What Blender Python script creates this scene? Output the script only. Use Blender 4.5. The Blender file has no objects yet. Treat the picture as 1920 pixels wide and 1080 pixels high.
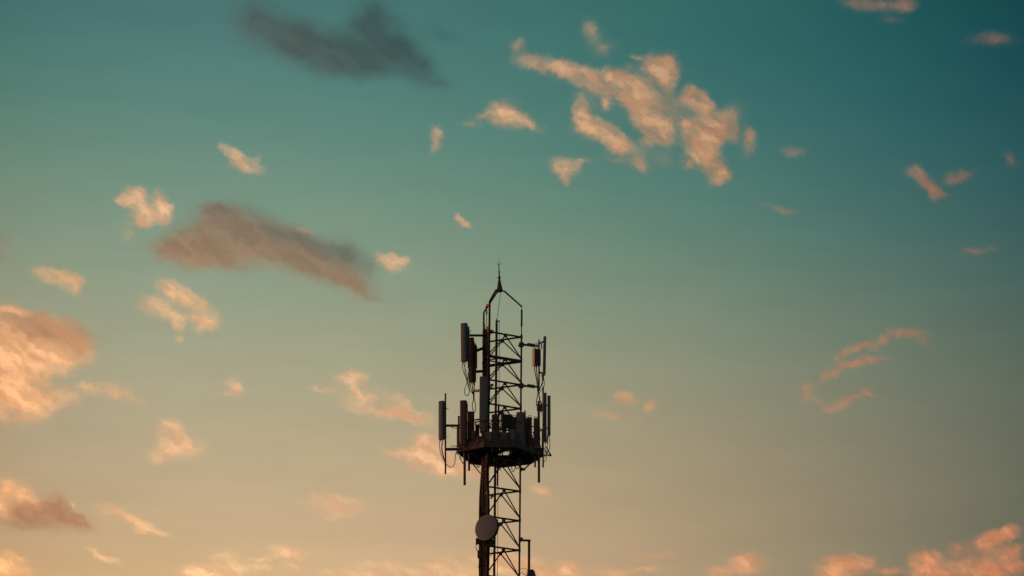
import bpy, bmesh, math, random
from mathutils import Vector, Matrix
random.seed(7)
SC = bpy.context.scene
COL = SC.collection
R = math.radians

# ------------------------------------------------------------------ camera
F = 7293.0                     # focal length in pixels of a 1920 wide frame (a long tele lens)
P0 = R(15.9)                   # the camera looks up at the mast head
CAM = Vector((0, 0, 1.7))
cd = bpy.data.cameras.new('camera')
cam = bpy.data.objects.new('camera', cd)
COL.objects.link(cam)
cd.sensor_width = 36
cd.lens = F / 1920 * 36
cd.clip_start = 0.5
cd.clip_end = 20000
cam.location = CAM
cam.rotation_euler = (R(90) + P0, 0, 0)
SC.camera = cam
SC.view_settings.view_transform = 'Standard'
SC.view_settings.look = 'None'
SC.view_settings.exposure = 0
SC.view_settings.gamma = 1
SC.view_settings.use_curve_mapping = False

SUN_EL, SUN_AZ = R(3.0), R(-62.0)     # azimuth measured from +Y, negative to the left
# ------------------------------------------------------------------ sky
# COEF BEGIN
GRADE = {(0, 0): [0.7085, 0.7268, 0.3687], (1, 0): [-0.5334, -0.3267, -0.2697], (2, 0): [-0.5095, -0.3231, -0.1723], (3, 0): [-0.0501, -0.0191, 0.0429], (4, 0): [-0.0478, -0.1101, -0.1639], (0, 1): [-1.2613, -0.2637, -0.0783], (1, 1): [-0.4351, -0.0142, 0.1091], (2, 1): [-0.0851, 0.0239, 0.0734], (3, 1): [0.0636, -0.0873, -0.0435], (0, 2): [-0.5729, -0.2975, -0.1161], (1, 2): [-0.1485, 0.0006, -0.0138], (2, 2): [-0.2989, -0.1134, -0.1316], (0, 3): [0.2936, 0.0114, -0.0472], (1, 3): [0.2504, 0.1031, -0.1049], (0, 4): [0.2722, 0.1323, -0.0019]}
LIT_COL = {(0, 0): [-0.4077, -0.9505, -1.5547], (1, 0): [-0.4581, -0.6002, -0.6257], (2, 0): [-0.3598, -0.452, -0.3771], (3, 0): [0.0295, 0.1484, 0.3528], (0, 1): [-0.0891, -0.0716, -0.0752], (1, 1): [0.087, 0.0798, 0.0697], (2, 1): [-0.4283, -0.2181, 0.0035], (0, 2): [-0.1118, -0.0318, 0.0025], (1, 2): [0.2983, 0.1635, 0.0697], (0, 3): [-0.1762, -0.1243, -0.0288]}
WARM_COL = {(0, 0): [-1.9186, -1.962, -2.1081], (1, 0): [-2.7851, -1.2967, 0.0033], (2, 0): [-1.9368, -0.8769, 0.0836], (0, 1): [-1.7468, -1.1659, -0.538], (1, 1): [-0.2474, -0.4699, -0.5242], (0, 2): [-1.6061, -0.8922, -0.1681]}
COLD_COL = {(0, 0): [-2.3343, -1.9612, -2.2157], (1, 0): [-1.983, -0.6868, -0.4675], (0, 1): [-1.3304, -0.6665, -0.36]}
# COEF END


def uv(px, py):
    x = (px - 960) / F
    y = (540 - py) / F
    d = Vector((x, math.cos(P0) - y * math.sin(P0), math.sin(P0) + y * math.cos(P0))).normalized()
    return (math.atan2(d.x, d.y) * F * math.cos(P0) / 960, (math.asin(d.z) - P0) * F / 540)


# clouds: x y rx ry tilt strength   (bearing and height in the sky, written in hundredths of a degree-like units)
LIT = '''
1010 120 38 14 15 .85;1060 132 42 16 18 .95;1105 150 38 18 25 1;1140 145 10 14 0 .9
1165 165 32 24 35 1.4;1195 182 38 28 45 1.3;1215 215 36 24 52 1.2;1242 242 26 24 50 1.2;1225 264 24 10 0 .6
1092 213 13 26 -10 1.2;1110 238 30 16 22 1.3;1140 255 28 14 35 .9;1162 272 24 14 18 .9;1138 195 9 14 0 .7
1238 130 28 24 -20 1.4;1250 118 12 14 0 .6;1252 152 13 22 -10 .65;1205 132 18 10 -10 .55;1180 130 14 8 0 .55;1196 112 18 8 20 .35
1293 176 15 15 35 1.1;1302 188 16 12 20 .8;1320 196 15 20 -10 1.1
1288 232 14 12 40 .85;1325 254 36 26 -15 1.6;1350 230 24 20 0 .95;1375 240 12 26 0 .5
1305 285 20 22 0 .95;1330 300 24 22 30 .85;1352 322 18 16 10 .85;1287 306 10 10 -40 .6;1345 340 14 12 0 .5
1405 262 16 28 0 .45;1265 200 60 50 30 .22;1200 285 90 24 15 .2;1130 190 60 30 20 .2;1375 210 40 40 0 .18;1486 286 24 10 0 .3;1060 312 26 15 8 .85;1090 304 24 8 -10 .4;1062 328 10 14 0 .55
1205 306 18 14 20 .65;1150 300 40 10 10 .2
942 208 28 18 -10 1.1;965 225 38 16 15 .6;905 216 20 8 -20 .5;990 236 30 10 20 .35;880 234 20 8 0 .3
970 86 14 10 0 .5;1108 58 20 20 0 .4;1130 90 30 20 0 .2
822 250 16 10 40 .6;815 270 10 18 20 .4
1660 10 50 12 0 .5;1605 4 30 9 0 .45;1692 8 26 13 0 .65;1670 36 22 10 0 .3
1738 345 13 28 -35 .8;1762 362 18 8 20 .5;1800 330 38 11 -12 .45;1715 322 16 14 0 .4;1865 75 44 14 0 .38;1895 300 12 22 -20 .3
1835 470 36 9 -8 .42;1460 390 34 8 10 .28
424 284 14 8 25 .6;445 296 24 10 40 .85;462 308 26 13 15 .95;482 304 12 16 0 .6
860 406 11 8 35 .75;871 419 12 6 30 .75
256 376 24 17 40 1.5;276 396 22 15 20 1.2;303 388 15 22 -15 1.4;262 408 24 9 0 .9;308 405 16 12 0 1;234 374 16 9 25 .7;270 415 40 8 -5 .5;240 440 14 20 0 .3
733 490 26 13 20 .95;752 490 16 9 0 .7;570 436 20 8 0 .4
100 518 36 11 5 .7;118 520 44 14 8 .55;145 532 26 20 0 .4
318 540 22 15 30 .95;345 558 42 14 25 1.05;378 574 22 12 35 .85;300 575 34 20 10 .6;325 592 26 14 20 .6;385 605 20 15 -20 .95;335 610 10 10 0 .5;335 634 10 7 0 .45;365 596 24 12 10 .5
30 645 90 42 0 2;108 655 46 32 14 1.6;15 700 50 60 0 2;44 742 42 30 30 2;70 700 24 30 0 .6;20 606 40 26 0 .8;95 742 48 18 8 .7;10 660 60 60 0 1
32 585 26 9 15 1.1;5 584 20 8 0 .9
210 735 64 16 10 .42;160 725 24 9 0 .35;438 726 16 18 -35 .65;424 738 20 5 0 .5
325 812 22 18 30 1;342 836 34 22 0 .85;318 845 28 13 -20 .75;300 858 16 12 0 .35
660 710 20 14 0 1;670 732 12 26 -12 .8;600 732 26 8 0 .4;690 742 56 22 15 .42;735 774 62 12 8 1.05;768 780 38 9 20 1.1;750 762 24 16 35 .85
798 846 26 24 30 1.6;822 868 46 18 18 1.7;852 882 44 12 10 1;744 853 30 7 10 .55;780 860 24 18 0 .6
1015 921 24 11 20 .7;625 946 46 15 6 .75;620 966 20 12 0 .45;632 942 24 10 0 .6
10 925 18 26 10 .9;42 930 20 22 -30 .9;25 950 46 16 0 .95;70 945 24 10 0 .7
215 964 24 6 5 .5;240 970 46 8 20 .7;262 982 24 7 40 .85;285 996 30 6 8 .7;190 1040 30 6 25 .6
25 1045 26 10 25 .6;0 1066 44 20 0 1.1;42 1072 22 10 10 .7
390 1072 44 13 -3 2.2;430 1068 44 12 0 1;418 1044 26 10 -8 .6;438 1054 14 16 20 .55;540 1034 28 9 5 .9;540 1040 40 8 -5 .5;488 1050 30 6 -5 .6;545 1060 18 7 0 .6;482 1066 26 7 0 .5
712 1062 34 9 5 .9;690 1076 60 10 0 .7;800 1074 56 10 0 .9;816 1060 34 11 -8 1.2;880 1076 36 14 0 1.1;620 1072 30 6 0 .4
960 1062 70 18 10 1.3;1030 1072 60 12 10 1.1;1062 1066 28 10 10 1.2;950 1042 30 10 30 .55
1222 1040 42 10 0 .35;1150 1070 40 12 0 .5;1210 1066 50 8 0 .3;1152 1074 20 8 0 .6
1392 1058 32 18 -10 .9;1352 1072 22 11 0 .9;1400 1048 16 10 0 .7
1580 1064 40 18 0 .95;1600 1052 42 10 5 .9;1556 1078 20 12 0 .9;1665 1072 28 10 0 .5
1735 1058 24 22 -20 1.05;1752 1038 18 12 10 .5;1755 1074 44 10 0 1.1;1838 1066 60 16 5 1.15;1868 1008 34 12 -18 1.5;1860 1030 38 20 0 .4;1800 1028 22 15 0 .5;1893 1036 24 13 -25 .65;1900 1062 40 14 0 .6
1697 625 34 8 0 .65;1652 638 20 10 -45 .7;1615 649 34 8 -22 .5;1580 664 28 9 -38 .42;1608 680 40 8 -8 .8;1568 694 26 7 -32 .45;1512 732 13 20 0 .48;1600 746 46 12 -25 .42;1560 768 32 10 -10 .32;1632 738 20 7 20 .4;1730 640 26 10 30 .28;1540 755 24 8 20 .25;1545 704 20 8 -40 .28
1170 748 22 12 10 .65;1222 760 10 13 0 .6;1150 780 54 12 10 .28
'''
WARM = '''
430 440 72 46 10 1.1;380 455 56 42 -10 .9;408 398 34 20 0 1;345 472 54 28 0 1;312 462 30 22 0 .6;250 452 30 26 30 .3;480 450 90 40 15 1.1;555 472 80 32 18 1.05;600 495 86 32 22 1;655 522 58 24 28 .9;420 498 80 18 5 .5
40 604 84 22 8 1.2;105 622 64 22 12 1.3;150 640 30 30 20 .7;75 590 22 24 0 .4;135 598 32 12 30 .35;160 655 20 26 0 .4
0 450 32 30 0 .6;8 484 34 16 0 .4
55 958 54 20 5 .95;100 960 60 22 15 1;108 936 18 20 0 .7;140 972 38 12 30 .9;30 978 70 26 0 .6;100 988 80 16 0 .5
655 528 40 16 24 .4;700 560 34 8 5 .35;560 440 30 12 0 .35;150 548 30 14 0 .2
'''
COLD = '''
640 95 120 42 10 1.1;560 66 100 34 15 1;480 28 52 60 0 1;560 95 60 22 10 .7;700 45 50 60 10 1.1;745 88 84 36 38 1;620 132 76 20 0 .55;690 128 70 22 0 .55;780 118 50 24 30 .5;832 68 46 18 28 .6;820 156 46 16 10 .45
475 402 30 24 20 .7;500 425 50 26 35 .8;530 448 50 20 20 .5;560 440 50 18 22 .6;610 466 70 24 20 .9;655 486 50 26 18 .8;695 512 16 40 -5 .45;640 470 30 20 0 .4
'''
RIM = '''
498 412 20 6 38 .32;30 583 24 7 12 1.3;138 946 10 5 45 .6;8 918 10 12 10 .8;45 918 12 14 -20 .8;68 935 10 10 0 .6
'''

world = bpy.data.worlds.new('World')
SC.world = world
world.use_nodes = True
nt = world.node_tree
for n_ in list(nt.nodes):
    nt.nodes.remove(n_)
LK = nt.links.new


def setin(n, i, v):
    if v is None:
        return
    if isinstance(v, bpy.types.NodeSocket):
        LK(v, n.inputs[i])
    else:
        n.inputs[i].default_value = v


def M(op, a, b=None, c=None, clamp=False):
    n = nt.nodes.new('ShaderNodeMath')
    n.operation = op
    n.use_clamp = clamp
    setin(n, 0, a); setin(n, 1, b); setin(n, 2, c)
    return n.outputs[0]


def VM(op, a, b=None, c=None, scale=None):
    n = nt.nodes.new('ShaderNodeVectorMath')
    n.operation = op
    setin(n, 0, a); setin(n, 1, b); setin(n, 2, c)
    if scale is not None:
        setin(n, 3, scale)
    return n.outputs[0]


def XYZ(x, y, z=0.0):
    n = nt.nodes.new('ShaderNodeCombineXYZ')
    setin(n, 0, x); setin(n, 1, y); setin(n, 2, z)
    return n.outputs[0]


def SEP(v):
    n = nt.nodes.new('ShaderNodeSeparateXYZ')
    LK(v, n.inputs[0])
    return n.outputs


def noise(vec, scale, detail, rough=0.55, lac=2.0, out=0):
    n = nt.nodes.new('ShaderNodeTexNoise')
    n.noise_dimensions = '3D'
    LK(vec, n.inputs['Vector'])
    n.inputs['Scale'].default_value = scale
    n.inputs['Detail'].default_value = detail
    n.inputs['Roughness'].default_value = rough
    n.inputs['Lacunarity'].default_value = lac
    return n.outputs[out]


def smooth(x, a, b, lo=0.0, hi=1.0):
    n = nt.nodes.new('ShaderNodeMapRange')
    n.interpolation_type = 'SMOOTHSTEP'
    LK(x, n.inputs[0])
    n.inputs[1].default_value = a
    n.inputs[2].default_value = b
    n.inputs[3].default_value = lo
    n.inputs[4].default_value = hi
    return n.outputs[0]


def mix(f, a, b):
    n = nt.nodes.new('ShaderNodeMix')
    n.data_type = 'RGBA'
    setin(n, 0, f); setin(n, 6, a); setin(n, 7, b)
    return n.outputs[2]


tc = nt.nodes.new('ShaderNodeTexCoord')
DIR = tc.outputs['Generated']
dx, dy, dz = SEP(DIR)
AZ = M('ARCTAN2', dx, dy)
EL = M('ARCSINE', dz)
U = M('MULTIPLY', AZ, F * math.cos(P0) / 960)
V = M('MULTIPLY', M('SUBTRACT', EL, P0), F / 540)
UC = M('MINIMUM', M('MAXIMUM', U, -1.15), 1.15)
VC = M('MINIMUM', M('MAXIMUM', V, -1.15), 1.15)
UU, VV = XYZ(UC, UC, UC), XYZ(VC, VC, VC)


def poly(T):
    J = max(j for i, j in T)
    cj = []
    for j in range(J + 1):
        I = max(i for i, jj in T if jj == j)
        acc = Vector(T[(I, j)])
        for i in range(I - 1, -1, -1):
            acc = VM('MULTIPLY_ADD', UU, acc, Vector(T[(i, j)]))
        cj.append(acc)
    acc = cj[-1]
    for j in range(J - 1, -1, -1):
        acc = VM('MULTIPLY_ADD', VV, acc, cj[j])
    x, y, z = SEP(acc)
    return XYZ(M('EXPONENT', x), M('EXPONENT', y), M('EXPONENT', z))


sk = nt.nodes.new('ShaderNodeTexSky')
sk.sky_type = 'NISHITA'
sk.sun_disc = False
sk.sun_elevation = SUN_EL
sk.sun_rotation = SUN_AZ
STR = 0.1
skyc = VM('MULTIPLY', VM('SCALE', sk.outputs[0], scale=STR), poly(GRADE))

p = XYZ(M('MULTIPLY', U, 9.6), M('MULTIPLY', V, 5.4), 0.0)
# ragged edges: the cloud outlines are pushed about by turbulence
wn = noise(p, 2.2, 5, 0.6, out=1)
w1 = VM('SUBTRACT', wn, Vector((.5, .5, .5)))
wn2 = noise(p, 5.0, 5, 0.65, out=1)
w2 = VM('SUBTRACT', wn2, Vector((.5, .5, .5)))
pl = VM('ADD', p, VM('ADD', VM('MULTIPLY', w1, Vector((.32, .27, 0))), VM('MULTIPLY', w2, Vector((.20, .17, 0)))))
pd = VM('ADD', p, VM('MULTIPLY', w1, Vector((.34, .28, 0))))


def field(txt, vec, grow, union=False):
    acc = None
    for row in txt.replace('\n', ';').split(';'):
        if not row.strip():
            continue
        x, y, rx, ry, a, s = [float(t) for t in row.split()]
        u, v = uv(x, y)
        m = nt.nodes.new('ShaderNodeMapping')
        m.vector_type = 'TEXTURE'
        LK(vec, m.inputs[0])
        m.inputs[1].default_value = (u * 9.6, v * 5.4, 0)
        m.inputs[2].default_value = (0, 0, -R(a))
        m.inputs[3].default_value = (rx * grow / 100, ry * grow / 100, 1)
        g = nt.nodes.new('ShaderNodeTexGradient')
        g.gradient_type = 'QUADRATIC_SPHERE'
        LK(m.outputs[0], g.inputs[0])
        if union:                      # soft union: root of the sum of squares
            h = M('MULTIPLY', g.outputs['Fac'], s)
            acc = M('MULTIPLY', h, h) if acc is None else M('MULTIPLY_ADD', h, h, acc)
        elif acc is None:
            acc = M('MULTIPLY', g.outputs['Fac'], s)
        else:
            acc = M('MULTIPLY_ADD', g.outputs['Fac'], s, acc)
    return M('SQRT', acc) if union else acc


mp = nt.nodes.new('ShaderNodeMapping')      # fibres drawn out by the wind, down to the right
mp.inputs[2].default_value = (0, 0, R(33))
mp.inputs[3].default_value = (.62, 1.3, 1)
mp2 = nt.nodes.new('ShaderNodeMapping')
mp2.inputs[2].default_value = (0, 0, R(33))
LK(pl, mp2.inputs[0])
LK(mp2.outputs[0], mp.inputs[0])
mp.inputs[2].default_value = (0, 0, 0)
q1 = mp.outputs[0]
fb = noise(q1, 3.2, 8, 0.64)
fa = noise(q1, 2.2, 3, 0.5)
fbo = noise(VM('ADD', q1, Vector((-.06, .16, 0))), 2.2, 3, 0.5)   # the same turbulence a little towards the light
fb2 = noise(p, 1.6, 5, 0.5)
relief = smooth(M('SUBTRACT', fa, fbo), -.14, .14)
FL = field(LIT, pl, 2.15, True)
lit_d = M('MULTIPLY', FL, smooth(fb, .30, .69, .22, 1.7))
core = smooth(lit_d, .07, .92)
veil = smooth(M('MULTIPLY', FL, smooth(fb2, .32, .68, .35, 1.5)), .005, .42, 0, .46)
lit_a = M('SUBTRACT', 1.0, M('MULTIPLY', M('SUBTRACT', 1.0, M('MULTIPLY', core, .97)), M('SUBTRACT', 1.0, veil)))
mid = smooth(M('ADD', M('MULTIPLY', fb, .5), M('MULTIPLY', fb2, .5)), .34, .66, .78, 1.22)
FW = field(WARM, pd, 2.1)
warm_a = smooth(M('MULTIPLY', FW, mid), .06, 1.25, 0, .93)
FC = field(COLD, pd, 2.1)
cold_a = smooth(M('MULTIPLY', FC, smooth(fb2, .3, .7, .86, 1.14)), .02, 1.5, 0, .97)
FR = field(RIM, pl, 2.0)
rim_a = smooth(M('MULTIPLY', FR, smooth(fb, .33, .67, .5, 1.6)), .1, 1.0, 0, .9)
# scattered clouds in the rest of the sky, outside the part the photograph shows
out_m = M('MAXIMUM', smooth(M('ABSOLUTE', U), 1.08, 1.6), smooth(M('ABSOLUTE', V), 1.1, 1.7))
far_n = noise(VM('MULTIPLY', DIR, Vector((1, 1, 2.2))), 9.0, 7, 0.6)
far_a = M('MULTIPLY', M('MULTIPLY', smooth(far_n, .56, .72, 0, .8), out_m), smooth(dz, .02, .12))

LC = poly(LIT_COL)
litc = mix(relief, VM('MULTIPLY', LC, Vector((.88, .84, .84))), VM('SCALE', LC, scale=M('ADD', 1.05, smooth(lit_d, .5, 1.6, 0, .22))))
WC = poly(WARM_COL)
warmc = mix(relief, VM('SCALE', WC, scale=.9), VM('SCALE', WC, scale=1.1))
CC = poly(COLD_COL)
coldc = mix(relief, VM('SCALE', CC, scale=.94), VM('SCALE', CC, scale=1.08))
# very thin streaky cirrus and haze layers
cir = noise(VM('MULTIPLY', p, Vector((.35, 1.5, 1))), 1.1, 6, .55)
c = VM('SCALE', skyc, scale=smooth(cir, .3, .7, .98, 1.022))
c = mix(lit_a, c, litc)
c = mix(warm_a, c, warmc)
c = mix(cold_a, c, coldc)
c = mix(rim_a, c, VM('SCALE', LC, scale=1.05))
c = mix(far_a, c, litc)
# sky behind the camera is brightened and tinted to lift the mast's dark faces
back = smooth(dy, -.3, .85, 1.0, 0.0)
c = mix(back, c, VM('MULTIPLY', c, Vector((1.5, 1.25, 1.6))))
c = VM('SCALE', c, scale=1 / STR)
bg = nt.nodes.new('ShaderNodeBackground')
LK(c, bg.inputs[0])
bg.inputs[1].default_value = STR
wo = nt.nodes.new('ShaderNodeOutputWorld')
LK(bg.outputs[0], wo.inputs[0])

# ------------------------------------------------------------------ sun
sl = bpy.data.lights.new('sun', 'SUN')
sl.energy = 0.5
sl.angle = R(0.6)
sl.color = (1, .58, .34)
sun = bpy.data.objects.new('sun', sl)
COL.objects.link(sun)
sd = Vector((math.sin(SUN_AZ) * math.cos(SUN_EL), math.cos(SUN_AZ) * math.cos(SUN_EL), math.sin(SUN_EL)))
sun.rotation_euler = sd.to_track_quat('Z', 'Y').to_euler()
sun.location = (-60, 60, 60)

#OBJECTS
# ------------------------------------------------------------------ materials
def mat(name, base, rough=.6, metal=0.0, var=.25, scale=8.0, tint=None, bump=.0, spec=.4):
    m = bpy.data.materials.new(name)
    m.use_nodes = True
    t = m.node_tree
    b = t.nodes['Principled BSDF']
    b.inputs['Roughness'].default_value = rough
    b.inputs['Metallic'].default_value = metal
    b.inputs['Specular IOR Level'].default_value = spec
    tcn = t.nodes.new('ShaderNodeTexCoord')
    n = t.nodes.new('ShaderNodeTexNoise')
    n.inputs['Scale'].default_value = scale
    n.inputs['Detail'].default_value = 6
    t.links.new(tcn.outputs['Object'], n.inputs['Vector'])
    r = t.nodes.new('ShaderNodeValToRGB')
    r.color_ramp.elements[0].position = .3
    r.color_ramp.elements[1].position = .7
    c0 = [x * (1 - var) for x in base]
    c1 = list(tint) if tint else [min(1, x * (1 + var)) for x in base]
    r.color_ramp.elements[0].color = (*c0, 1)
    r.color_ramp.elements[1].color = (*c1, 1)
    t.links.new(n.outputs['Fac'], r.inputs['Fac'])
    t.links.new(r.outputs['Color'], b.inputs['Base Color'])
    if bump:
        bp = t.nodes.new('ShaderNodeBump')
        bp.inputs['Strength'].default_value = bump
        t.links.new(n.outputs['Fac'], bp.inputs['Height'])
        t.links.new(bp.outputs['Normal'], b.inputs['Normal'])
    return m


STEEL = mat('weathered_galvanised_steel', (.10, .098, .095), .6, .0, .35, 5, bump=.2)
RUST = mat('red_oxide_painted_steel', (.026, .023, .026), .65, 0, .4, 4, tint=(.030, .029, .033), bump=.2, spec=.2)
DARK = mat('dark_painted_steel', (.060, .062, .064), .6, 0, .3, 6)
CABLE = mat('black_cable_jacket', (.020, .022, .025), .8, 0, .2, 10, spec=.15)
CABLE2 = mat('brown_faded_cable_jacket', (.016, .021, .027), .8, 0, .3, 3, spec=.15)
RADOME = mat('grey_radome_plastic', (.098, .142, .168), .5, 0, .12, 2)
RADOME_W = mat('aged_radome_plastic', (.12, .13, .14), .5, 0, .15, 2)
RADOME_R = mat('red_brown_radome_plastic', (.095, .068, .066), .55, 0, .2, 2)
UNIT = mat('radio_unit_casing', (.12, .13, .135), .5, 0, .15, 5)
UNIT_R = mat('rusty_brown_unit_casing', (.11, .065, .058), .55, 0, .2, 5)
SUN_EDGE = mat('sunlit_edge_tone', (.50, .42, .36), .6, 0, .05, 3)  # pale warm tone that puts low sunlight into the colour of one edge
DISHM = mat('dish_radome_cover', (.145, .182, .225), .6, 0, .06, 1.5)
BRIGHT = mat('zinc_connector', (.35, .35, .35), .4, .6, .1, 10)
GROUND = mat('dry_grass_ground', (.17, .15, .11), .95, 0, .3, .05, tint=(.13, .14, .09))

RED = bpy.data.materials.new('red_beacon_glass')
RED.use_nodes = True
_b = RED.node_tree.nodes['Principled BSDF']
_b.inputs['Base Color'].default_value = (.5, .01, .02, 1)
_b.inputs['Emission Color'].default_value = (1, .03, .07, 1)
_b.inputs['Emission Strength'].default_value = .38

# ------------------------------------------------------------------ placing and mesh helpers
D = 110.0          # distance of the mast axis from the camera, metres


def at(px, py, dep=0.0):
    """world point seen at a photograph pixel, 'dep' metres behind the mast axis"""
    x = (px - 960) / F
    y = (540 - py) / F
    d = Vector((x, math.cos(P0) - y * math.sin(P0), math.sin(P0) + y * math.cos(P0)))
    return CAM + d * ((D + dep) / d.y)


PX = (at(961, 700).x - at(960, 700).x)     # metres to a pixel at the mast


class MB:
    def __init__(s):
        s.b = bmesh.new()

    def box(s, c, size, rot=None, bevel=0.0):
        m = Matrix.LocRotScale(Vector(c), rot.to_quaternion() if rot else None, Vector(size))
        r = bmesh.ops.create_cube(s.b, size=1, matrix=m)
        if bevel:
            ed = {e for v in r['verts'] for e in v.link_edges}
            bmesh.ops.bevel(s.b, geom=list(ed), offset=bevel, segments=2, affect='EDGES', profile=.6)
        return s

    def cyl(s, a, b, r, r2=None, seg=10):
        a, b = Vector(a), Vector(b)
        d = b - a
        q = d.to_track_quat('Z', 'Y')
        m = Matrix.Translation((a + b) / 2) @ q.to_matrix().to_4x4()
        bmesh.ops.create_cone(s.b, cap_ends=True, segments=seg, radius1=r, radius2=r if r2 is None else r2,
                              depth=d.length, matrix=m)
        return s

    def bar(s, a, b, w, h):
        """rectangular section between two points; h is the vertical side"""
        a, b = Vector(a), Vector(b)
        d = (b - a)
        z = d.normalized()
        up = Vector((0, 0, 1)) if abs(z.z) < .95 else Vector((0, 1, 0))
        x = up.cross(z).normalized()
        y = z.cross(x)
        m = Matrix((x, y, z)).transposed().to_4x4()
        m = Matrix.Translation((a + b) / 2) @ m @ Matrix.Diagonal((w, h, d.length, 1))
        bmesh.ops.create_cube(s.b, size=1, matrix=m)
        return s

    def angle(s, a, b, w, t=.006):
        """an L section"""
        a, b = Vector(a), Vector(b)
        s.bar(a, b, w, t)
        o = Vector((0, 0, 0))
        z = (b - a).normalized()
        up = Vector((0, 0, 1)) if abs(z.z) < .95 else Vector((0, 1, 0))
        x = up.cross(z).normalized()
        y = z.cross(x)
        o = x * (w / 2 - t / 2) - y * (w / 2 + t / 2)
        s.bar(a + o, b + o, t, w)
        return s

    def tube(s, pts, r, seg=7, sub=6):
        pts = [Vector(q) for q in pts]
        P = []
        if len(pts) > 2 and sub > 1:
            e = [pts[0] * 2 - pts[1]] + pts + [pts[-1] * 2 - pts[-2]]
            for i in range(1, len(e) - 2):
                for k in range(sub):
                    t = k / sub
                    a, b, c, d = e[i - 1], e[i], e[i + 1], e[i + 2]
                    P.append(.5 * ((2 * b) + (c - a) * t + (2 * a - 5 * b + 4 * c - d) * t * t + (3 * b - a - 3 * c + d) * t ** 3))
            P.append(pts[-1])
        else:
            P = pts
        rings = []
        n = None
        for i, q in enumerate(P):
            d = (P[min(i + 1, len(P) - 1)] - P[max(i - 1, 0)]).normalized()
            if n is None:
                n = d.orthogonal().normalized()
            n = (n - d * n.dot(d)).normalized()
            bn = d.cross(n)
            rings.append([s.b.verts.new(q + (n * math.cos(2 * math.pi * k / seg) + bn * math.sin(2 * math.pi * k / seg)) * r) for k in range(seg)])
        for a, b in zip(rings, rings[1:]):
            for k in range(seg):
                s.b.faces.new((a[k], a[(k + 1) % seg], b[(k + 1) % seg], b[k]))
        s.b.faces.new(rings[0][::-1])
        s.b.faces.new(rings[-1])
        return s

    def prism(s, poly, z0, z1):
        lo = [s.b.verts.new((x, y, z0)) for x, y in poly]
        hi = [s.b.verts.new((x, y, z1)) for x, y in poly]
        n = len(poly)
        s.b.faces.new(lo[::-1])
        s.b.faces.new(hi)
        for k in range(n):
            s.b.faces.new((lo[k], lo[(k + 1) % n], hi[(k + 1) % n], hi[k]))
        return s

    def plate(s, pts, thick):
        """flat polygon of world points given a thickness along its normal"""
        pts = [Vector(q) for q in pts]
        n = (pts[1] - pts[0]).cross(pts[2] - pts[0]).normalized() * thick / 2
        a = [s.b.verts.new(q + n) for q in pts]
        b = [s.b.verts.new(q - n) for q in pts]
        k = len(pts)
        s.b.faces.new(a)
        s.b.faces.new(b[::-1])
        for i in range(k):
            s.b.faces.new((a[i], b[i], b[(i + 1) % k], a[(i + 1) % k]))
        return s

    def loft(s, rings):
        V_ = [[s.b.verts.new(q) for q in r] for r in rings]
        for a, b in zip(V_, V_[1:]):
            n = len(a)
            for k in range(n):
                s.b.faces.new((a[k], a[(k + 1) % n], b[(k + 1) % n], b[k]))
        s.b.faces.new(V_[0][::-1])
        s.b.faces.new(V_[-1])
        return s

    def build(s, name, material, parent=None, origin=None, sm=True):
        me = bpy.data.meshes.new(name)
        bmesh.ops.recalc_face_normals(s.b, faces=s.b.faces)
        o0 = Vector(origin) if origin is not None else (Vector((0, 0, 0)) if parent is None else wloc(parent))
        bmesh.ops.translate(s.b, verts=s.b.verts, vec=-o0)
        s.b.to_mesh(me)
        s.b.free()
        me.materials.append(material)
        if sm:
            for q in me.polygons:
                q.use_smooth = True
            try:
                me.set_sharp_from_angle(angle=R(35))
            except Exception:
                pass
        o = bpy.data.objects.new(name, me)
        COL.objects.link(o)
        if parent is not None:
            o.parent = parent
        else:
            o.location = o0
        return o


def wloc(o):
    v = Vector((0, 0, 0))
    while o is not None:
        v += o.location
        o = o.parent
    return v


def thing(name, label, cat, loc, group=None):
    o = bpy.data.objects.new(name, None)
    o.empty_display_size = .3
    COL.objects.link(o)
    o.location = loc
    o['label'] = label
    o['category'] = cat
    if group:
        o['group'] = group
    return o


# ------------------------------------------------------------------ ground (far below the frame)
g = MB()
g.box((0, 0, -.05), (16000, 16000, .1))
go = g.build('ground', GROUND)
go['kind'] = 'structure'

# ------------------------------------------------------------------ the mast
def legx(base, py):            # the mast leans by about half a degree
    return base + (py - 640) * -0.0092


LV = [631, 675.5, 720.5, 765, 809.5, 864.8, 920, 975.3, 1030.6, 1086]
DEPA, DEPB, DEPC = -.6, .6, 0.0


def zrow(py, dep):
    """the row at which a level seen at py on the axis shows at another depth"""
    z = at(960, py, 0).z
    lo, hi = py - 80, py + 80
    for _ in range(40):
        m_ = (lo + hi) / 2
        if at(960, m_, dep).z > z:
            lo = m_
        else:
            hi = m_
    return (lo + hi) / 2


LEG = {'A': (917.5, DEPA), 'B': (906.5, DEPB), 'C': (977.7, DEPC)}


def node(leg, py):
    """point on a mast leg at the level seen at py on the axis"""
    bx, dep = LEG[leg]
    return at(legx(bx, py), zrow(py, dep), dep)


def down(pt_hi, pt_lo, z):
    t = (z - pt_hi.z) / (pt_lo.z - pt_hi.z)
    return pt_hi.lerp(pt_lo, t)


base = node('A', 1000).lerp(node('B', 1000), .5).lerp(node('C', 1000), 1 / 3)
base.z = 0
mast = thing('lattice_mast', 'tall dark triangular lattice mast with K bracing, cable ladder, round platform and pointed spire', 'radio mast', base)

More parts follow.
